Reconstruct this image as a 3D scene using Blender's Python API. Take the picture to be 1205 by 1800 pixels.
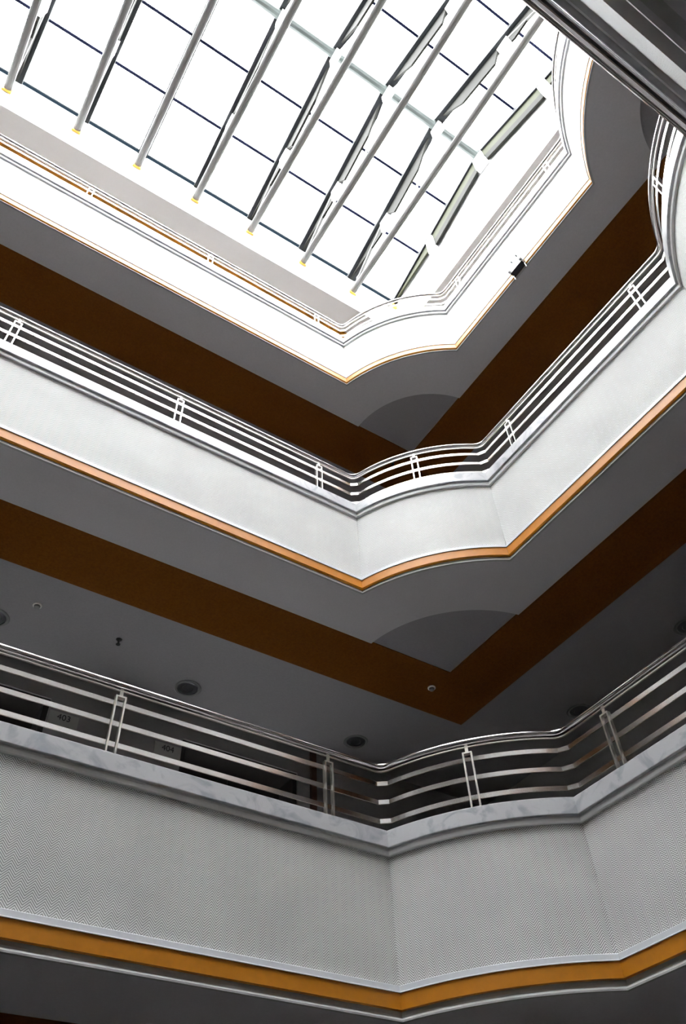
import bpy, bmesh, math, random
from mathutils import Vector, Matrix

# ------------------------------------------------------------------ scene, camera, sky, exposure
scene = bpy.context.scene
for o in list(bpy.data.objects):
    bpy.data.objects.remove(o)
COL = scene.collection
Z0 = 8.2                                   # camera height above the atrium floor (photographer on level 3)
random.seed(4)

YAW, PITCH, ROLL, FPX = 0.9556, 0.8500, -0.0585, 1408.37
CAM = Vector((-3.9027, -4.1018, Z0))
fwd = Vector((math.cos(PITCH) * math.cos(YAW), math.cos(PITCH) * math.sin(YAW), math.sin(PITCH)))
side = fwd.cross(Vector((0, 0, 1))).normalized()
upv = side.cross(fwd)
s2 = side * math.cos(ROLL) + upv * math.sin(ROLL)
u2 = -side * math.sin(ROLL) + upv * math.cos(ROLL)
cam_data = bpy.data.cameras.new('camera')
cam_data.sensor_fit = 'HORIZONTAL'
cam_data.sensor_width = 36.0
cam_data.lens = 36.0 * FPX / 1205.0
cam_data.clip_start = 0.01
cam_obj = bpy.data.objects.new('camera', cam_data)
m = Matrix((s2, u2, -fwd)).transposed().to_4x4()
m.translation = CAM
cam_obj.matrix_world = m
COL.objects.link(cam_obj)
scene.camera = cam_obj

world = bpy.data.worlds.new('overcast_sky')
scene.world = world
world.use_nodes = True
bg = world.node_tree.nodes['Background']
bg.inputs['Color'].default_value = (0.985, 0.99, 1.0, 1)
bg.inputs['Strength'].default_value = 6.0

vs = scene.view_settings
vs.view_transform = 'Standard'
vs.look = 'None'
vs.gamma = 1.0
vs.use_curve_mapping = False
vs.exposure = 2.78


# ------------------------------------------------------------------ materials
def mat(name, color, rough=0.6, metal=0.0, noise=0.0, nscale=8.0, bump=0.0, spec=0.5):
    mt = bpy.data.materials.new(name)
    mt.use_nodes = True
    nt = mt.node_tree
    b = nt.nodes['Principled BSDF']
    b.inputs['Base Color'].default_value = (*color, 1)
    b.inputs['Roughness'].default_value = rough
    b.inputs['Metallic'].default_value = metal
    b.inputs['Specular IOR Level'].default_value = spec
    if noise or bump:
        tc = nt.nodes.new('ShaderNodeTexCoord')
        nz = nt.nodes.new('ShaderNodeTexNoise')
        nz.inputs['Scale'].default_value = nscale
        nz.inputs['Detail'].default_value = 6
        nt.links.new(tc.outputs['Object'], nz.inputs['Vector'])
        if noise:
            r = nt.nodes.new('ShaderNodeValToRGB')
            r.color_ramp.elements[0].position = 0.3
            r.color_ramp.elements[1].position = 0.7
            r.color_ramp.elements[0].color = (*[c * (1 - noise) for c in color], 1)
            r.color_ramp.elements[1].color = (*[min(1, c * (1 + noise)) for c in color], 1)
            nt.links.new(nz.outputs['Fac'], r.inputs['Fac'])
            nt.links.new(r.outputs['Color'], b.inputs['Base Color'])
        if bump:
            bp = nt.nodes.new('ShaderNodeBump')
            bp.inputs['Strength'].default_value = bump
            bp.inputs['Distance'].default_value = 0.01
            nt.links.new(nz.outputs['Fac'], bp.inputs['Height'])
            nt.links.new(bp.outputs['Normal'], b.inputs['Normal'])
    return mt


def wallpaper_mat():
    mt = bpy.data.materials.new('herringbone_wallpaper')
    mt.use_nodes = True
    nt = mt.node_tree
    N, L = nt.nodes, nt.links
    b = N['Principled BSDF']
    b.inputs['Roughness'].default_value = 0.75
    uv = N.new('ShaderNodeUVMap')
    sp = N.new('ShaderNodeSeparateXYZ')
    L.new(uv.outputs['UV'], sp.inputs[0])

    def mth(op, a, bb=None):
        n = N.new('ShaderNodeMath')
        n.operation = op
        for i, v in enumerate((a, bb)):
            if v is None:
                continue
            if isinstance(v, (int, float)):
                n.inputs[i].default_value = v
            else:
                L.new(v, n.inputs[i])
        return n.outputs[0]
    tri = mth('PINGPONG', sp.outputs['X'], 0.034)
    ph = mth('MULTIPLY', mth('ADD', sp.outputs['Y'], mth('MULTIPLY', tri, 1.05)), 2 * math.pi / 0.0145)
    st = mth('ADD', mth('MULTIPLY', mth('SINE', ph), 0.5), 0.5)
    st = mth('POWER', st, 1.6)
    r = N.new('ShaderNodeValToRGB')
    r.color_ramp.elements[0].color = (0.26, 0.26, 0.256, 1)
    r.color_ramp.elements[1].color = (0.93, 0.93, 0.92, 1)
    L.new(st, r.inputs['Fac'])
    nz = N.new('ShaderNodeTexNoise')
    nz.inputs['Scale'].default_value = 2.2
    nz.inputs['Detail'].default_value = 3
    tc = N.new('ShaderNodeTexCoord')
    L.new(tc.outputs['Object'], nz.inputs['Vector'])
    mx = N.new('ShaderNodeMix')
    mx.data_type = 'RGBA'
    mx.blend_type = 'MULTIPLY'
    r2 = N.new('ShaderNodeValToRGB')
    r2.color_ramp.elements[0].color = (0.86, 0.86, 0.87, 1)
    r2.color_ramp.elements[1].color = (1, 1, 1, 1)
    r2.color_ramp.elements[0].position = 0.3
    r2.color_ramp.elements[1].position = 0.6
    L.new(nz.outputs['Fac'], r2.inputs['Fac'])
    mx.inputs['Factor'].default_value = 0.7
    L.new(r.outputs['Color'], mx.inputs['A'])
    L.new(r2.outputs['Color'], mx.inputs['B'])
    L.new(mx.outputs['Result'], b.inputs['Base Color'])
    bp = N.new('ShaderNodeBump')
    bp.inputs['Strength'].default_value = 0.15
    bp.inputs['Distance'].default_value = 0.003
    L.new(st, bp.inputs['Height'])
    L.new(bp.outputs['Normal'], b.inputs['Normal'])
    return mt


def marble_mat():
    mt = mat('grey_veined_marble', (0.62, 0.62, 0.64), 0.3)
    nt = mt.node_tree
    N, L = nt.nodes, nt.links
    b = N['Principled BSDF']
    tc = N.new('ShaderNodeTexCoord')
    nz = N.new('ShaderNodeTexNoise')
    nz.inputs['Scale'].default_value = 5.5
    nz.inputs['Detail'].default_value = 9
    nz.inputs['Distortion'].default_value = 1.6
    L.new(tc.outputs['Object'], nz.inputs['Vector'])
    r = N.new('ShaderNodeValToRGB')
    e = r.color_ramp.elements
    e[0].position, e[0].color = 0.36, (0.36, 0.37, 0.40, 1)
    e[1].position, e[1].color = 0.52, (0.52, 0.52, 0.535, 1)
    L.new(nz.outputs['Fac'], r.inputs['Fac'])
    L.new(r.outputs['Color'], b.inputs['Base Color'])
    return mt


def glass_mat():
    mt = bpy.data.materials.new('skylight_glass')
    mt.use_nodes = True
    nt = mt.node_tree
    N, L = nt.nodes, nt.links
    N.remove(N['Principled BSDF'])
    out = N['Material Output']
    t = N.new('ShaderNodeBsdfTransparent')
    t.inputs['Color'].default_value = (0.95, 0.96, 0.96, 1)
    g = N.new('ShaderNodeBsdfGlossy')
    g.inputs['Roughness'].default_value = 0.05
    mx = N.new('ShaderNodeMixShader')
    mx.inputs[0].default_value = 0.06
    L.new(t.outputs[0], mx.inputs[1])
    L.new(g.outputs[0], mx.inputs[2])
    L.new(mx.outputs[0], out.inputs['Surface'])
    return mt


M = dict(
    paper=wallpaper_mat(), marble=marble_mat(), glass=glass_mat(),
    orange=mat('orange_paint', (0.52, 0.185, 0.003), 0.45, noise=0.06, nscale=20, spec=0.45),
    strip=mat('pale_grey_strip', (0.52, 0.53, 0.56), 0.5),
    lip=mat('cove_plaster', (0.36, 0.36, 0.35), 0.85, spec=0.1),
    bead=mat('grey_moulding', (0.55, 0.55, 0.55), 0.5),
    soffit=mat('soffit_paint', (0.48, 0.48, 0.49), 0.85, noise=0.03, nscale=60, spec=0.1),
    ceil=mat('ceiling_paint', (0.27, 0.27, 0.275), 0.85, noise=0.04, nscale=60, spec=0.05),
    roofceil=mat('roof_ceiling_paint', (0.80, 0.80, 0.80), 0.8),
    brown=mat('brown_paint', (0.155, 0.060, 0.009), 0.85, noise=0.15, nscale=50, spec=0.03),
    white=mat('white_paint', (0.86, 0.86, 0.86), 0.6),
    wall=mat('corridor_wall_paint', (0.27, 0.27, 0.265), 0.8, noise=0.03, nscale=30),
    slab=mat('gallery_floor_carpet', (0.24, 0.20, 0.18), 0.8, noise=0.1, nscale=5),
    ground=mat('atrium_floor_stone', (0.07, 0.06, 0.055), 0.4, noise=0.1, nscale=3),
    steel=mat('polished_steel', (0.78, 0.76, 0.74), 0.17, 1.0),
    tube=mat('polished_handrail', (0.50, 0.48, 0.47), 0.08, 1.0),
    post=mat('brushed_steel', (0.72, 0.70, 0.66), 0.32, 1.0),
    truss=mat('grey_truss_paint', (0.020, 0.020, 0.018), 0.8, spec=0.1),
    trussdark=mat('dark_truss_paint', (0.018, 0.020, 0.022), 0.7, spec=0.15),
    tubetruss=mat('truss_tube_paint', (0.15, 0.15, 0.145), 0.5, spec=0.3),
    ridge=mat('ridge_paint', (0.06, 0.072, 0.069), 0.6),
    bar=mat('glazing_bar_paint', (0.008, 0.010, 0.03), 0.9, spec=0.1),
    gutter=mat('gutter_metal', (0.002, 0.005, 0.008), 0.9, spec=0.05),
    foot=mat('amber_foot_plate', (0.85, 0.45, 0.06), 0.5),
    door=mat('dark_door_wood', (0.02, 0.017, 0.016), 0.5, noise=0.2, nscale=12),
    frame=mat('dark_door_frame', (0.10, 0.07, 0.05), 0.5),
    sign=mat('grey_sign_plate', (0.38, 0.38, 0.37), 0.6),
    black=mat('black_plastic', (0.012, 0.012, 0.014), 0.4),
    olive=mat('olive_truss_paint', (0.032, 0.034, 0.022), 0.8, spec=0.1),
    lampin=mat('downlight_reflector', (0.10, 0.10, 0.11), 0.3, 0.6),
    lampring=mat('downlight_ring', (0.16, 0.16, 0.16), 0.4),
    detector=mat('detector_plastic', (0.6, 0.6, 0.58), 0.5),
    lampglass=mat('pale_lamp_glass', (0.62, 0.80, 0.84), 0.12),
    brownwood=mat('brown_wood_strip', (0.10, 0.045, 0.025), 0.5),
)


# ------------------------------------------------------------------ object helpers
def tag(o, label=None, cat=None, group=None, kind=None):
    if label: o['label'] = label
    if cat: o['category'] = cat
    if group: o['group'] = group
    if kind: o['kind'] = kind
    return o


def empty(name, loc=(0, 0, 0)):
    o = bpy.data.objects.new(name, None)
    o.location = loc
    o.empty_display_size = 0.1
    COL.objects.link(o)
    return o


def mesh_obj(name, verts, faces, material, parent=None, uvs=None, smooth=False, loc=(0, 0, 0)):
    me = bpy.data.meshes.new(name)
    me.from_pydata([tuple(v) for v in verts], [], faces)
    if uvs is not None:
        ul = me.uv_layers.new(name='UVMap')
        for i, uvc in enumerate(uvs):
            ul.data[i].uv = uvc
    if smooth:
        me.polygons.foreach_set('use_smooth', [True] * len(me.polygons))
    me.materials.append(material)
    me.update()
    o = bpy.data.objects.new(name, me)
    COL.objects.link(o)
    o.location = loc
    if parent:
        o.parent = parent
        o.location = Vector(loc) - parent.location
    return o


class MB:
    """collects boxes, prisms and tubes into one mesh"""
    def __init__(self):
        self.v, self.f = [], []

    def box(self, x0, x1, y0, y1, z0, z1):
        n = len(self.v)
        self.v += [(x0, y0, z0), (x1, y0, z0), (x1, y1, z0), (x0, y1, z0),
                   (x0, y0, z1), (x1, y0, z1), (x1, y1, z1), (x0, y1, z1)]
        self.f += [tuple(n + i for i in q) for q in
                   ((3, 2, 1, 0), (4, 5, 6, 7), (0, 1, 5, 4), (1, 2, 6, 5), (2, 3, 7, 6), (3, 0, 4, 7))]
        return self

    def prism(self, poly, off):
        """closed 3-D polygon extruded by the vector off"""
        n, k = len(self.v), len(poly)
        off = Vector(off)
        self.v += [tuple(Vector(q)) for q in poly] + [tuple(Vector(q) + off) for q in poly]
        self.f.append(tuple(n + i for i in range(k))[::-1])
        self.f.append(tuple(n + k + i for i in range(k)))
        for i in range(k):
            j = (i + 1) % k
            self.f.append((n + i, n + j, n + k + j, n + k + i))
        return self

    def tube(self, a, b, r0, r1=None, seg=10, flat=1.0):
        a, b = Vector(a), Vector(b)
        r1 = r0 if r1 is None else r1
        d = (b - a).normalized()
        x = d.orthogonal().normalized()
        if abs(d.x) < 0.99:
            x = (Vector((1, 0, 0)) - d * d.x).normalized()
        y = d.cross(x)
        n = len(self.v)
        for p_, r in ((a, r0), (b, r1)):
            for i in range(seg):
                t = 2 * math.pi * i / seg
                self.v.append(tuple(p_ + x * (r * math.cos(t) * flat) + y * (r * math.sin(t))))
        self.f.append(tuple(n + i for i in range(seg))[::-1])
        self.f.append(tuple(n + seg + i for i in range(seg)))
        for i in range(seg):
            j = (i + 1) % seg
            self.f.append((n + i, n + j, n + seg + j, n + seg + i))
        return self

    def lathe(self, prof, seg=24, c=(0, 0, 0)):
        n = len(self.v)
        for r, z in prof:
            for i in range(seg):
                t = 2 * math.pi * i / seg
                self.v.append((c[0] + r * math.cos(t), c[1] + r * math.sin(t), c[2] + z))
        for k in range(len(prof) - 1):
            for i in range(seg):
                j = (i + 1) % seg
                self.f.append((n + k * seg + i, n + k * seg + j, n + (k + 1) * seg + j, n + (k + 1) * seg + i))
        return self

    def build(self, name, material, parent=None, loc=(0, 0, 0), smooth=False):
        return mesh_obj(name, self.v, self.f, material, parent, None, smooth, loc)


# ------------------------------------------------------------------ atrium plan
# outer corner of the void: O = (0, 0); the void lies at x < 0, y < 0
STOREY = 3.3
ZLIP = Z0 + 1.473                          # underside of the level-4 gallery
A0, B0, CARC = 0.8297, 0.8297 + 0.1564, 0.80
XEND, YNEAR = -6.9, -4.166
#        dx      dy      da       ddb      dz      ds
FIT = {4: (0.0077, -0.0050, -0.0185, -0.0412, 0.0072, -0.0047),
       5: (0.0163, 0.0182, 0.0208, -0.0130, -0.0071, 0.0428),
       6: (-0.0240, -0.0135, -0.0023, 0.0543, 0.0015, -0.0523)}
NARC = 32


class Plan:
    def __init__(self, level):
        dx, dy, da, ddb, dz, ds = FIT.get(level, (0, 0, 0, 0, 0, 0))
        self.x1, self.y1, self.x0, self.y0 = dx, dy, XEND, YNEAR
        a, b = A0 + da, B0 + ddb
        bn = b - 0.115 + dy
        self.z = ZLIP + (level - 4) * STOREY + dz
        self.s = 1 + ds
        self.near = 0.0                    # extra projection of the run opposite the rooms
        self.level = level
        # corner: (origin x, origin y, mirror x, mirror y, a along x side, b along y side)
        self.corners = {'TR': (self.x1, self.y1, 1, 1, a, b), 'BR': (self.x1, self.y0, 1, -1, a, bn),
                        'BL': (self.x0, self.y0, -1, -1, a, bn), 'TL': (self.x0, self.y1, -1, 1, a, b)}

    def arc(self, key, o, n=NARC, trim=0.0):
        """points of the corner arc from the x side (P) to the y side (Q), pushed o into the void"""
        cx, cy, mx, my, a, b = self.corners[key]
        if my < 0:
            cy += self.near
            b -= self.near
        P_, Q_ = Vector((-a, 0)), Vector((0, -b))
        d = Q_ - P_
        l = d.length
        nr = Vector((-d.y, d.x)) / l
        if nr.x + nr.y < 0:
            nr = -nr
        C = (P_ + Q_) / 2 + nr * (CARC * math.sqrt(2) + l / 2)
        r = (P_ - C).length + o
        p = Vector((C.x - math.sqrt(r * r - (C.y + o) ** 2), -o))
        q = Vector((-o, C.y - math.sqrt(r * r - (C.x + o) ** 2)))
        t0 = math.atan2(p.y - C.y, p.x - C.x) % (2 * math.pi)
        t1 = math.atan2(q.y - C.y, q.x - C.x) % (2 * math.pi)
        dt = trim / r
        t0, t1 = t0 + dt, t1 - dt
        pts = []
        for i in range(n + 1):
            t = t0 + (t1 - t0) * i / n
            pts.append(Vector((cx + mx * (C.x + r * math.cos(t)), cy + my * (C.y + r * math.sin(t)))))
        return pts

    def segments(self, o, trim=0.0, n=NARC):
        """eight point lists around the void: four straight runs and four arcs"""
        tr, br = self.arc('TR', o, n, trim), self.arc('BR', o, n, trim)[::-1]
        bl, tl = self.arc('BL', o, n, trim), self.arc('TL', o, n, trim)[::-1]
        arcs = [tr, br, bl, tl]
        full = [self.arc('TR', o, n), self.arc('BR', o, n)[::-1], self.arc('BL', o, n), self.arc('TL', o, n)[::-1]]
        out = []
        for k in range(4):
            p, q = full[k - 1][-1], full[k][0]
            d = (q - p).normalized()
            out.append([p + d * trim, q - d * trim])
            out.append(arcs[k])
        return out

    def loop(self, o, trim=0.0, fillet=1, n=NARC):
        segs = self.segments(o, trim, n)
        full = self.segments(o, 0.0, n)
        pts = []
        for k in range(8):
            pts += segs[k]
            if trim and fillet > 1:
                a, c, b = segs[k][-1], full[k][-1], segs[(k + 1) % 8][0]
                for i in range(1, fillet):
                    t = i / fillet
                    pts.append(a * (1 - t) ** 2 + c * 2 * t * (1 - t) + b * t * t)
        return pts


def sweep_segment(name, plan, k, prof, material, parent, n=NARC):
    """closed profile [(o, h)] swept along segment k; heights h are above the underside of the gallery"""
    paths = [plan.segments(o, 0.0, n)[k] for o, h in prof]
    zs = [plan.z + h * plan.s for o, h in prof]
    np_, nk = len(prof), len(paths[0])
    verts = [(p.x, p.y, zs[j]) for j in range(np_) for p in paths[j]]
    lens = [0.0]
    for i in range(nk - 1):
        lens.append(lens[-1] + (paths[0][i + 1] - paths[0][i]).length)
    faces, uvs = [], []
    for j in range(np_):
        j2 = (j + 1) % np_
        for i in range(nk - 1):
            faces.append((j * nk + i, j * nk + i + 1, j2 * nk + i + 1, j2 * nk + i))
            va = prof[j][1] * plan.s
            vb = prof[j2][1] * plan.s
            if abs(va - vb) < 1e-6:
                uvs += [(0, 0)] * 4
            else:
                uvs += [(lens[i], va), (lens[i + 1], va), (lens[i + 1], vb), (lens[i], vb)]
    for e in (0, nk - 1):
        faces.append(tuple(j * nk + e for j in range(np_)))
        uvs += [(0, prof[j][1]) for j in range(np_)]
    return mesh_obj(name, verts, faces, material, parent, uvs)


def sweep_loop(name, plan, prof, material, parent, trim, fillet=1, smooth=False):
    paths = [plan.loop(o, trim, fillet) for o, h in prof]
    zs = [plan.z + h * plan.s for o, h in prof]
    np_, nk = len(prof), len(paths[0])
    verts = [(p.x, p.y, zs[j]) for j in range(np_) for p in paths[j]]
    faces = []
    for j in range(np_):
        j2 = (j + 1) % np_
        for i in range(nk):
            i2 = (i + 1) % nk
            faces.append((j * nk + i, j * nk + i2, j2 * nk + i2, j2 * nk + i))
    return mesh_obj(name, verts, faces, material, parent, None, smooth)


# corridor walls (outer rectangle)
XO, YO = 2.5, 2.4
XE, YN = XEND - 2.4, YNEAR - 2.4


def outer_ring(plan, o):
    """loop points at offset o and matching points on the outer corridor rectangle"""
    inner, outer = [], []
    corner = [(XO, YO), (XO, YN), (XE, YN), (XE, YO)]
    segs = plan.segments(o)
    for k in range(4):
        st, ar = segs[2 * k], segs[2 * k + 1]
        horiz = k % 2 == 0
        nxt = corner[k]
        for p in st[:1]:
            inner.append(p)
            outer.append(Vector((p.x, nxt[1])) if horiz else Vector((nxt[0], p.y)))
        n = len(ar) - 1
        p0, p1 = ar[0], ar[-1]
        c = Vector(nxt)
        e0 = Vector((p0.x, c.y)) if horiz else Vector((c.x, p0.y))
        e1 = Vector((c.x, p1.y)) if horiz else Vector((p1.x, c.y))
        for i in range(n):
            t = i / n
            inner.append(ar[i])
            outer.append(e0.lerp(c, t * 2) if t < 0.5 else c.lerp(e1, t * 2 - 1))
    return inner, outer


def ring_slab(name, inner, outer, z0, z1, material, parent=None):
    n = len(inner)
    v = [(p.x, p.y, z0) for p in inner] + [(p.x, p.y, z0) for p in outer] + \
        [(p.x, p.y, z1) for p in inner] + [(p.x, p.y, z1) for p in outer]
    f = []
    for i in range(n):
        j = (i + 1) % n
        f += [(i, n + i, n + j, j), (2 * n + i, 2 * n + j, 3 * n + j, 3 * n + i),
              (i, j, 2 * n + j, 2 * n + i), (n + i, 3 * n + i, 3 * n + j, n + j)]
    return mesh_obj(name, v, f, material, parent)


def soffit_ring(plan, D):
    """outer loop (behind the cove) and the inner edge: straight at distance D, a rounder arc at each corner"""
    inner, outer = [], []
    segs = plan.segments(-0.0195)
    keys = ['TR', 'BR', 'BL', 'TL']
    for k in range(4):
        st, ar = segs[2 * k], segs[2 * k + 1]
        cx, cy, mx, my, a, b = plan.corners[keys[k]]
        e1 = Vector((-a + 0.45, D))
        e2 = Vector((D, -b + 0.50))
        d = e2 - e1
        l = d.length
        nr = Vector((d.y, -d.x)) / l
        if nr.x + nr.y > 0:
            nr = -nr
        sag = 0.225
        r = (l * l / 4 + sag * sag) / (2 * sag)
        C = (e1 + e2) / 2 - nr * (r - sag)
        t0 = math.atan2(e1.y - C.y, e1.x - C.x) % (2 * math.pi)
        t1 = math.atan2(e2.y - C.y, e2.x - C.x) % (2 * math.pi)
        n = len(ar) - 1
        ia = []
        for i in range(n + 1):
            t = t0 + (t1 - t0) * i / n
            ia.append(Vector((cx + mx * (C.x + r * math.cos(t)), cy + my * (C.y + r * math.sin(t)))))
        if k % 2 == 1:
            ia.reverse()
        inner += ar
        outer += ia
    return inner, outer


def frame_pieces(x0, x1, y0, y1, w, z0, z1):
    """four mitred plates around a rectangle, widening outward by w"""
    a = [(x0, y1), (x1, y1), (x1, y0), (x0, y0)]
    b = [(x0 - w, y1 + w), (x1 + w, y1 + w), (x1 + w, y0 - w), (x0 - w, y0 - w)]
    out = []
    for i in range(4):
        j = (i + 1) % 4
        out.append([(*a[i], z0), (*a[j], z0), (*b[j], z0), (*b[i], z0)])
    return [(poly, (0, 0, z1 - z0)) for poly in out]


# ------------------------------------------------------------------ setting: galleries
P_COVE = [(0, 0), (0, .010), (-.009, .016), (-.020, .026), (-.028, .040), (-.031, .054), (-.031, .062), (-.12, .062), (-.12, .029), (-.02, .029), (-.02, 0)]
P_ORANGE = [(-.004, .062), (-.004, .148), (-.12, .148), (-.12, .062)]
P_STRIP = [(.002, .148), (.002, .152), (-.003, .156), (-.006, .186), (-.012, .190), (-.12, .190), (-.12, .148)]
P_PAPER = [(-.018, .190), (-.018, .952), (-.12, .952), (-.12, .190)]
P_BEAD = [(-.002, .952), (.002, .960), (.002, .984), (-.003, .992), (-.003, 1.002), (-.12, 1.002), (-.12, .952)]
P_COPING = [(.016, 1.002), (.019, 1.006), (.019, 1.114), (.015, 1.118), (-.20, 1.118), (-.20, 1.002)]
WHERE = {2: 'second', 3: 'third', 4: 'fourth', 5: 'fifth', 6: 'sixth'}
DESC = {2: 'gallery far below, two storeys under rooms 403 and 404',
        3: 'gallery one storey below rooms 403 and 404',
        4: 'gallery in front of rooms 403 and 404',
        5: 'middle gallery above rooms 403 and 404',
        6: 'topmost gallery just under the skylight'}
SOFFIT_D = {2: .52, 3: .52, 4: .78, 5: .53, 6: .435}
LEVELS = (2, 3, 4, 5, 6)
PLANS = {lv: Plan(lv) for lv in LEVELS}
for lv in LEVELS:
    pl = PLANS[lv]
    par = empty('wall_parapet', (0, 0, pl.z))
    tag(par, 'white herringbone-papered parapet of the ' + DESC[lv], 'parapet', kind='structure')
    NEAR = dict(low=-.03, paper=.012, bead=.012, cap=.0135, rail=.143) if lv <= 4 else dict(low=0, paper=0, bead=0, cap=0, rail=0)
    pl.rail_near = NEAR['rail']
    for k in range(8):
        pl.near = NEAR['low']
        sweep_segment('cove_moulding', pl, k, P_COVE, M['lip'], par)
        sweep_segment('orange_band', pl, k, P_ORANGE, M['orange'], par)
        sweep_segment('white_strip', pl, k, P_STRIP, M['strip'], par)
        pl.near = NEAR['paper']
        sweep_segment('wallpaper_panel', pl, k, P_PAPER, M['paper'], par)
        pl.near = NEAR['bead']
        sweep_segment('bead_moulding', pl, k, P_BEAD, M['bead'], par)
        pl.near = NEAR['cap']
        sweep_segment('marble_coping', pl, k, P_COPING, M['marble'], par)
        pl.near = 0.0
    # gallery floor slab, ceiling under it, lighter soffit board along the void, brown band
    inn, out = outer_ring(pl, -0.12)
    tag(ring_slab('floor', inn, out, pl.z + 0.06, pl.z + 0.55, M['slab']),
        'carpeted floor slab of the ' + DESC[lv], 'floor', kind='structure')
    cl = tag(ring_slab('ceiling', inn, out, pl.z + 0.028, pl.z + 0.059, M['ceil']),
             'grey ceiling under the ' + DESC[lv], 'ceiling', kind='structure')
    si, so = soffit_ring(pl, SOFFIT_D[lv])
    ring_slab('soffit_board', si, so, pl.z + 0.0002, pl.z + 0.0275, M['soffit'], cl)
    D = SOFFIT_D[lv]
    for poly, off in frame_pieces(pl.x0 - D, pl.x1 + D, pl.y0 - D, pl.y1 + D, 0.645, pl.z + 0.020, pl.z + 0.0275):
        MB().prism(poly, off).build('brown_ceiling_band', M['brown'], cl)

# ground floor of the atrium
tag(MB().box(XE, XO, YN, YO, -0.1, 0.0).build('floor', M['ground']),
    'dark stone floor at the bottom of the atrium', 'floor', kind='structure')

# ------------------------------------------------------------------ setting: corridor walls
ZR = Z0 + 11.30                            # underside of the roof
ZFA = PLANS[4].z + 0.55                    # level-4 gallery floor
ZCA = PLANS[5].z + 0.028                   # its ceiling
DOORS = [(-1.38, -0.08), (-4.00, -2.69)]
DTOP = Z0 + 4.49
wl = MB()
wl.box(XE - .2, XO + .2, YO, YO + .2, 0, ZFA)
wl.box(XE - .2, XO + .2, YO, YO + .2, DTOP, ZR)
wl.box(XE - .2, DOORS[1][0], YO, YO + .2, ZFA, DTOP)
wl.box(DOORS[1][1], DOORS[0][0], YO, YO + .2, ZFA, DTOP)
wl.box(DOORS[0][1], XO + .2, YO, YO + .2, ZFA, DTOP)
wl.box(XE, XO, YO + .45, YO + .5, ZFA - .1, DTOP + .1)
tag(wl.build('wall_left', M['wall']), 'grey corridor wall with the doors of rooms 403 and 404', 'wall', kind='structure')
tag(MB().box(XO, XO + .2, YN, YO, 0, ZR).build('wall_right', M['wall']),
    'grey corridor wall behind the short gallery with two straight-run railing posts', 'wall', kind='structure')
tag(MB().box(XE - .2, XO + .2, YN - .2, YN, 0, ZR).build('wall_near', M['wall']),
    'grey corridor wall opposite the doors of rooms 403 and 404', 'wall', kind='structure')
tag(MB().box(XE - .2, XE, YN, YO, 0, ZR).build('wall_end', M['wall']),
    'grey corridor wall at the far short end of the atrium', 'wall', kind='structure')

for i, (xa, xb) in enumerate(DOORS):
    num = '404' if i == 0 else '403'
    d = empty('door_%d' % (i + 1), ((xa + xb) / 2, YO + .3, ZFA))
    tag(d, 'dark recessed double door of room ' + num, 'door', kind='structure')
    fr = MB()
    fr.box(xa, xa + .05, YO + .02, YO + .36, ZFA, DTOP)
    fr.box(xb - .05, xb, YO + .02, YO + .36, ZFA, DTOP)
    fr.box(xa + .05, xb - .05, YO + .02, YO + .36, DTOP - .05, DTOP)
    fr.build('door_frame', M['door'], d)
    xm = (xa + xb) / 2
    for s in (-1, 1):
        lo, hi = (xa + .05, xm - .003) if s < 0 else (xm + .003, xb - .05)
        lf = MB()
        lf.box(lo, hi, YO + .30, YO + .345, ZFA + .005, DTOP - .05)
        lf.box(lo + .1, hi - .1, YO + .29, YO + .30, ZFA + 1.2, DTOP - .25)
        lf.box(lo + .1, hi - .1, YO + .29, YO + .30, ZFA + .2, ZFA + 1.0)
        leaf = lf.build('door_leaf', M['door'], d)
        hx = xm + s * .08
        hb = MB().tube((hx, YO + .30, ZFA + 1.05), (hx, YO + .25, ZFA + 1.05), .012).tube(
            (hx, YO + .25, ZFA + 1.05), (hx + s * .12, YO + .25, ZFA + 1.05), .010).build('door_handle', M['post'])
        hb.parent = leaf
        hb.location = -Vector((0, 0, 0))
        hb.matrix_parent_inverse = Matrix.Translation(-(leaf.location + d.location))

tag(MB().box(.068, .135, YO - .03, YO, ZFA, ZCA).build('trim_1', M['brownwood']),
    'brown wooden upright strip on the wall beside the door of room 404', 'trim', kind='structure')

# ------------------------------------------------------------------ setting: roof
OX0, OX1, OY0, OY1 = -7.54, 0.62, -4.52, 0.42
CURB = Z0 + 12.33
rc = empty('ceiling', (0, 0, ZR))
tag(rc, 'pale grey roof ceiling around the skylight opening', 'ceiling', kind='structure')
for poly, off in [([(XE - .2, OY1, ZR), (XO + .2, OY1, ZR), (XO + .2, YO + .2, ZR), (XE - .2, YO + .2, ZR)], 1),
                  ([(XE - .2, YN - .2, ZR), (XO + .2, YN - .2, ZR), (XO + .2, OY0, ZR), (XE - .2, OY0, ZR)], 1),
                  ([(OX1, OY0, ZR), (XO + .2, OY0, ZR), (XO + .2, OY1, ZR), (OX1, OY1, ZR)], 1),
                  ([(XE - .2, OY0, ZR), (OX0, OY0, ZR), (OX0, OY1, ZR), (XE - .2, OY1, ZR)], 1)]:
    MB().prism(poly, (0, 0, .02)).build('ceiling_panel', M['roofceil'], rc)
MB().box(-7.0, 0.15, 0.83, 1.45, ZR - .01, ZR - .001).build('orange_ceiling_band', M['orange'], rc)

ZG0, ZG1, YRG = Z0 + 12.40, Z0 + 13.30, -2.05      # glass eave, ridge
SL = (ZG1 - ZG0) / (OY1 - YRG)


def zglass(y):
    return ZG1 - abs(y - YRG) * SL


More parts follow.
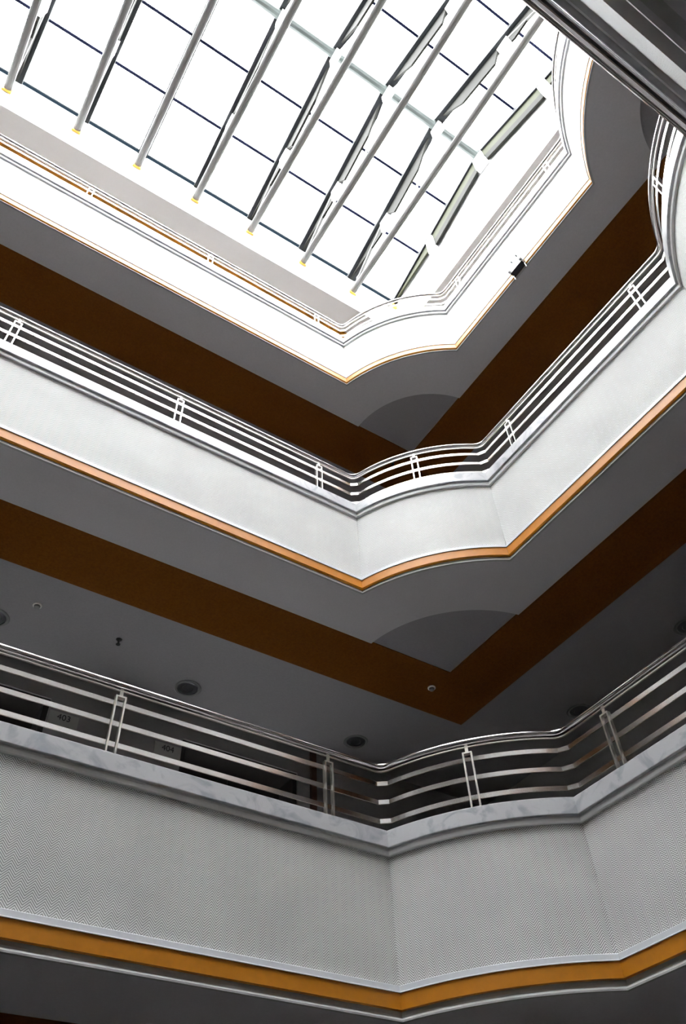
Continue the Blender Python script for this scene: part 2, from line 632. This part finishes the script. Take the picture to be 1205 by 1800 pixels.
cw = empty('wall_skylight_kerb', (0, 0, ZR))
tag(cw, 'white kerb walls that carry the glass roof', 'kerb', kind='structure')
MB().box(OX0 - .2, OX1 + .2, OY1, OY1 + .2, ZR + .021, CURB).build('kerb_wall', M['white'], cw)
MB().box(OX0 - .2, OX1 + .2, OY0 - .2, OY0, ZR + .021, CURB).build('kerb_wall', M['white'], cw)
for x in (OX1, OX0 - .2):
    MB().prism([(x, OY0, ZR + .021), (x, OY1, ZR + .021), (x, OY1, CURB), (x, YRG, zglass(YRG) - .02), (x, OY0, CURB)],
               (.2, 0, 0)).build('gable_wall', M['white'], cw)
for y, t in ((OY1 - .012, .012), (OY0, .012)):
    MB().box(OX0, OX1, y, y + t, Z0 + 11.985, Z0 + 12.0).build('kerb_bead', M['white'], cw)
MB().box(OX1 - .012, OX1, OY0, OY1, Z0 + 11.985, Z0 + 12.0).build('kerb_bead', M['white'], cw)

# glass roof: panes row by row, glazing bars, eave gutters
TX = [0.567, -0.28, -1.20, -2.12, -3.02, -3.915, -4.80, -5.75, -6.65, -7.30]
ROWS = [0.42, -0.40, -1.21, -2.05, -2.90, -3.72, -4.52]
sky = empty('window_1', (0, 0, CURB))
tag(sky, 'gabled glass skylight over the whole atrium', 'skylight', kind='structure')
edges = [OX1] + TX[1:] + [OX0]
for r in range(6):
    ya, yb = ROWS[r], ROWS[r + 1]
    for c in range(len(edges) - 1):
        xa, xb = edges[c] - .012, edges[c + 1] + .012
        poly = [(xa, ya - .008, zglass(ya) + .03), (xb, ya - .008, zglass(ya) + .03),
                (xb, yb + .008, zglass(yb) + .03), (xa, yb + .008, zglass(yb) + .03)]
        MB().prism(poly, (0, 0, .012)).build('pane', M['glass'], sky)
for y in ROWS[1:3] + ROWS[4:6]:
    z = zglass(y) + .012
    MB().box(OX0, OX1, y - .019, y + .019, z, z + .03).build('glazing_bar', M['bar'], sky)
for y in (ROWS[0], ROWS[-1]):
    z = zglass(y)
    MB().box(OX0, OX1, y - .022, y + .022, z - .02, z + .03).build('eave_bar', M['gutter'], sky)
for x in TX:
    for ya, yb in ((ROWS[0], YRG), (YRG, ROWS[-1])):
        MB().prism([(x - .012, ya, zglass(ya) + .004), (x + .012, ya, zglass(ya) + .004), (x + .012, yb, zglass(yb) + .004),
                    (x - .012, yb, zglass(yb) + .004)], (0, 0, .04)).build('glazing_rafter', M['bar'], sky)

# ------------------------------------------------------------------ roof trusses
LOW = Z0 + 11.84


def make_truss(x, first=None):
    root = empty('roof_truss', (x, OY1, LOW))
    if first is not None:
        for ch in first.children:
            c = ch.copy()
            COL.objects.link(c)
            c.parent = root
        return root

    def P(y, d):
        return (x, y, zglass(y) - d)

    def pm(y):
        return 2 * YRG - y
    L = (x, OY1, LOW)
    for mir in (False, True):
        g = (lambda y: pm(y)) if mir else (lambda y: y)
        t = .14
        ya, yb = g(OY1 - .002), g(YRG)
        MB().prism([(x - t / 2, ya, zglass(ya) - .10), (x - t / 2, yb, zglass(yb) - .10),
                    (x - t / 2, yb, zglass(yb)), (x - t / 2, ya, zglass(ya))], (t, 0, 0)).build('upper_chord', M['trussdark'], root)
        # grey web plates between the nodes, cut at an angle
        for poly in ([(OY1 - .01, .10), (-.50, .10), (-.56, .40), (-.44, .42)],
                     [(-.66, .10), (-1.86, .10), (-1.50, .48), (-.84, .48)]):
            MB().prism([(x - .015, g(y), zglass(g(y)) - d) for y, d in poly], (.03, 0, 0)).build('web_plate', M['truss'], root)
        # tubular strut from the foot up to the first node, flattened tip
        a = Vector((x, g(.36), LOW + .05))
        b = Vector((x, g(-.54), zglass(g(-.54)) - .16))
        MB().tube(a, b, .026, .026, 10).tube(b, b + (b - a).normalized() * .10, .026, .006, 10, .5).build(
            'strut', M['tubetruss'], root, smooth=False)
        a2 = Vector((x, g(-.60), zglass(g(-.6)) - .30))
        b2 = Vector((x, g(-1.10), LOW))
        MB().tube(a2, b2, .018).build('strut', M['white'], root)
        MB().tube(b2, (x, g(-1.98), zglass(g(-1.98)) - .35), .018).build('strut', M['white'], root)
        MB().box(x - .03, x + .03, min(g(-.50), g(-.70)), max(g(-.50), g(-.70)), zglass(-.6) - .50, zglass(-.6) - .14).build(
            'gusset', M['white'], root)
        MB().box(x - .06, x + .06, min(g(OY1 - .004), g(OY1 - .03)), max(g(OY1 - .004), g(OY1 - .03)), LOW - .07, LOW + .07).build(
            'foot_plate', M['foot'], root)
    MB().box(x - .03, x + .03, YRG - .10, YRG + .10, ZG1 - .52, ZG1 - .17).build('gusset', M['white'], root)
    lc = MB().tube((x, OY1 - .03, LOW), (x, OY0 + .03, LOW), .052, seg=12).build('lower_chord', M['tubetruss'], root)
    return root


def make_end_truss(x):
    root = empty('roof_truss', (x, OY1, LOW))
    for mir in (False, True):
        g = (lambda y: 2 * YRG - y) if mir else (lambda y: y)
        t = .09
        ya, yb = g(OY1 - .002), g(YRG)
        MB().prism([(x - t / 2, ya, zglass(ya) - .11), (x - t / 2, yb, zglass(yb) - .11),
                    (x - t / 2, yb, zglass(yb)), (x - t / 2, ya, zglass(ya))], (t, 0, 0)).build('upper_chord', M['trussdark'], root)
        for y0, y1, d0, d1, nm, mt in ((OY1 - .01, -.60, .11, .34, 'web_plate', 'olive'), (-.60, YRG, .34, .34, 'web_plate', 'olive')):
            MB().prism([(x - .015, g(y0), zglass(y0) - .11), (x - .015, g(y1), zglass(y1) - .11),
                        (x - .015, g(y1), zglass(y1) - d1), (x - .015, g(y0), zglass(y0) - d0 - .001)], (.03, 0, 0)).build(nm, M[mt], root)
        MB().prism([(x - .02, g(-.78), zglass(-.78) - .35), (x - .02, g(YRG + .12), zglass(YRG + .12) - .35),
                    (x - .02, g(YRG + .12), zglass(YRG + .12) - .52), (x - .02, g(-.78), zglass(-.78) - .52)],
                   (.04, 0, 0)).build('lower_chord', M['truss'], root)
        MB().box(x - .05, x + .04, min(g(-.62), g(-.77)), max(g(-.62), g(-.77)), zglass(-.7) - .56, zglass(-.7) - .13).build('gusset', M['white'], root)
        MB().box(x - .05, x + .045, min(g(OY1 - .004), g(OY1 - .03)), max(g(OY1 - .004), g(OY1 - .03)), zglass(OY1) - .25, zglass(OY1) - .12).build(
            'foot_plate', M['foot'], root)
    MB().box(x - .05, x + .04, YRG - .10, YRG + .10, ZG1 - .58, ZG1 - .17).build('gusset', M['white'], root)
    return root


first = make_truss(TX[1])
trusses = []
for i, x in enumerate(TX):
    tr_ = first if i == 1 else make_end_truss(x) if i == 0 else make_truss(x, first)
    trusses.append(tr_)
    if i == 0:
        tag(tr_, 'grey roof truss against the white gable wall at the end of the skylight', 'truss')
    else:
        nth = ['second', 'third', 'fourth', 'fifth', 'sixth', 'seventh', 'eighth', 'ninth', 'tenth', 'eleventh', 'twelfth', 'thirteenth'][i - 1]
        tag(tr_, 'grey steel roof truss with tubular bottom chord, ' + nth + ' from the white gable wall', 'truss',
            'roof trusses across the skylight')

rb = MB()
rb.tube((OX0, YRG, ZG1 - .10), (OX1, YRG, ZG1 - .10), .075, seg=12)
tag(rb.build('ridge_beam', M['ridge']), 'pale green-grey tubular ridge beam running under the top of the skylight', 'beam')

# ------------------------------------------------------------------ railings
OR = -0.085
RAIL_LABEL = {4: 'polished steel railing on the gallery in front of rooms 403 and 404',
              5: 'bright steel railing on the middle gallery under the brown-banded ceiling',
              6: 'thin steel railing on the topmost gallery just below the skylight'}


def post_mesh(s):
    b = MB()
    hw, lt, dp = .029, .0055, .016
    z0, z1 = 0.0, .452 * s
    b.box(-hw - lt, -hw + lt, -dp, dp, z0, z1)
    b.box(hw - lt, hw + lt, -dp, dp, z0, z1)
    b.box(-hw + lt, hw - lt, -dp, dp, z1 - .011, z1)
    b.box(-.011, .011, -.005, .005, z1, z1 + .060 * s)
    return b


for lv in (4, 5, 6):
    pl = PLANS[lv]
    root = empty('gallery_railing', (0, 0, pl.z + 1.118 * pl.s))
    tag(root, RAIL_LABEL[lv], 'railing', 'gallery railings')
    pl.near = pl.rail_near
    rr = .0225
    prof = [(OR + rr * math.cos(t * math.pi / 7), 1.653 + rr * math.sin(t * math.pi / 7)) for t in range(14)]
    sweep_loop('handrail', pl, prof, M['tube'], root, .07, 6, True)
    sweep_loop('rail_strip', pl, [(OR - .006, 1.610), (OR + .006, 1.610), (OR + .006, 1.618), (OR - .006, 1.618)], M['post'], root, .07, 6)
    for zc in (1.236, 1.376, 1.517):
        w = .004
        sweep_loop('rail_bar', pl, [(OR - w, zc - .016), (OR + w, zc - .016), (OR + w, zc + .016), (OR - w, zc + .016)],
                   M['steel'], root, .045, 1)
    spots = []
    yt, yn = pl.y1 - OR, pl.y0 + OR + pl.near
    xr, xl = pl.x1 - OR, pl.x0 + OR
    for x in (-1.20, -2.72, -4.25, -5.70):
        spots.append((x, yt, 0))
    for x in (-1.20, -4.90, -5.90):
        spots.append((x, yn, 0))
    for y in (-1.31, -2.96):
        spots += [(xr, y, math.pi / 2), (xl, y, math.pi / 2)]
    for k in (1, 3, 5, 7):
        seg = pl.segments(OR)[k]
        n = len(seg) // 2
        d = seg[n + 1] - seg[n - 1]
        spots.append((seg[n].x, seg[n].y, math.atan2(d.y, d.x)))
    me = None
    for x, y, rz in spots:
        if me is None:
            o = post_mesh(pl.s).build('rail_post', M['post'], root)
            me = o.data
        else:
            o = bpy.data.objects.new('rail_post', me)
            COL.objects.link(o)
            o.parent = root
        o.location = (x, y, 0)
        o.rotation_euler = (0, 0, rz)

# ------------------------------------------------------------------ room signs
def text_mesh(body, size, material, parent, loc):
    cu = bpy.data.curves.new('digits', 'FONT')
    cu.body = body
    cu.size = size
    cu.align_x = 'CENTER'
    cu.align_y = 'CENTER'
    cu.extrude = .001
    tmp = bpy.data.objects.new('digits', cu)
    COL.objects.link(tmp)
    dg = bpy.context.evaluated_depsgraph_get()
    me = bpy.data.meshes.new_from_object(tmp.evaluated_get(dg))
    bpy.data.objects.remove(tmp)
    me.materials.clear()
    me.materials.append(material)
    o = bpy.data.objects.new('digits', me)
    COL.objects.link(o)
    o.parent = parent
    o.location = Vector(loc) - parent.location
    o.rotation_euler = (math.pi / 2, 0, 0)
    return o


for num, xa, xb in (('404', -1.655, -1.385), ('403', -2.675, -2.405)):
    s = empty('room_sign', ((xa + xb) / 2, YO, Z0 + 4.20))
    tag(s, {'404': 'grey room sign reading 404, on the wall nearer the brown upright strip',
            '403': 'grey room sign reading 403, beside the door farther from the brown upright strip'}[num], 'sign', 'room signs')
    pt = MB().box(-.135, .135, -.008, -.0005, -.01, .175).build('plate', M['sign'], s)
    pt.location = (0, 0, 0)
    dg_ = text_mesh(num, .085, M['black'], pt, (0, 0, 0))
    dg_.location = (0, -.0095, .125)

# ------------------------------------------------------------------ ceiling fittings
zc5 = PLANS[5].z + 0.028


def downlight(x, y, z, label, first=None):
    root = empty('downlight', (x, y, z))
    tag(root, label, 'downlight', 'recessed downlights in the corridor ceiling')
    if first:
        for ch in first.children:
            c = ch.copy()
            COL.objects.link(c)
            c.parent = root
        return root
    MB().lathe([(.098, -.001), (.128, -.001), (.132, -.006), (.122, -.012), (.102, -.012), (.098, -.001)], 32).build('ring', M['lampring'], root)
    root.children[0].location = (0, 0, 0)
    o = MB().lathe([(.098, -.0015), (.085, -.006), (.055, -.008), (.05, -.004), (.0, -.003)], 32).build('reflector', M['lampin'], root)
    o.location = (0, 0, 0)
    return root


dl = downlight(-1.54, 2.03, zc5, 'dark round downlight on the ceiling nearest the door of room 404')
downlight(.40, 2.00, zc5, 'dark round downlight past the brown upright beside room 404', dl)
downlight(2.12, .39, zc5, 'dark round downlight over the short gallery near its rounded corner', dl)
downlight(-3.44, 1.93, zc5, 'dark round downlight over the door farthest from the brown upright strip', dl)
downlight(2.06, -1.12, zc5, 'dark round downlight over the middle of the short gallery', dl)


def sprinkler(x, y, z, label):
    root = empty('sprinkler', (x, y, z))
    tag(root, label, 'sprinkler', 'ceiling sprinklers')
    for nm, b in (('escutcheon', MB().lathe([(.0, -.0005), (.028, -.0005), (.024, -.006), (.0, -.007)], 16)),
                  ('nozzle', MB().lathe([(.010, -.006), (.010, -.03), (.006, -.045), (.006, -.055)], 12)),
                  ('deflector', MB().lathe([(.0, -.055), (.02, -.055), (.02, -.059), (.0, -.059)], 12))):
        o = b.build(nm, M['black'], root)
        o.location = (0, 0, 0)
    return root


sprinkler(-2.39, 1.68, zc5, 'small black sprinkler head on the ceiling between rooms 403 and 404')
sprinkler(.28, .66, PLANS[6].z + .020, 'small black sprinkler head on the brown band of the upper ceiling')


def detector(x, y, z, label):
    root = empty('smoke_detector', (x, y, z))
    tag(root, label, 'detector', 'ceiling smoke detectors')
    for nm, mt, b in (('base', M['detector'], MB().lathe([(.0, -.0005), (.04, -.0005), (.04, -.010), (.03, -.012), (.0, -.012)], 20)),
                      ('sensor', M['lampring'], MB().lathe([(.028, -.012), (.024, -.03), (.012, -.034), (.0, -.034)], 20))):
        o = b.build(nm, mt, root)
        o.location = (0, 0, 0)
    return root


detector(.53, .83, PLANS[5].z + .020, 'small pale smoke detector on the brown ceiling band at the corner')
detector(-3.17, 1.60, zc5, 'small smoke detector on the grey ceiling near room 403')

# ------------------------------------------------------------------ small black lamp on the top parapet
p6 = PLANS[6]
lx = p6.x1
lamp = empty('wall_floodlight', (lx, -2.17, p6.z))
tag(lamp, 'small black floodlight with pale glass clipped under the topmost parapet', 'floodlight')
b = MB()
b.box(lx - .075, lx - .004, -2.265, -2.085, p6.z + .005, p6.z + .075)
b.box(lx - .055, lx - .004, -2.25, -2.10, p6.z + .075, p6.z + .095)
b.build('housing', M['black'], lamp)
for y in (-2.262, -2.088):
    MB().tube((lx - .08, y - .012, p6.z + .05), (lx - .08, y + .012, p6.z + .05), .018).build('end_cap', M['white'], lamp)
    MB().tube((lx - .03, y, p6.z + .01), (lx - .02, y, p6.z - .07), .005).build('bracket_leg', M['post'], lamp)
MB().prism([(lx - .06, -2.25, p6.z + .08), (lx - .06, -2.10, p6.z + .08), (lx - .012, -2.09, p6.z + .30), (lx - .012, -2.24, p6.z + .30)],
           (.008, 0, 0)).build('glass_shade', M['lampglass'], lamp)
for y, z in ((-2.13, .27), (-2.21, .29)):
    MB().tube((lx - .04, y, p6.z + z), (lx - .005, y, p6.z + z), .007).build('fixing_screw', M['black'], lamp)
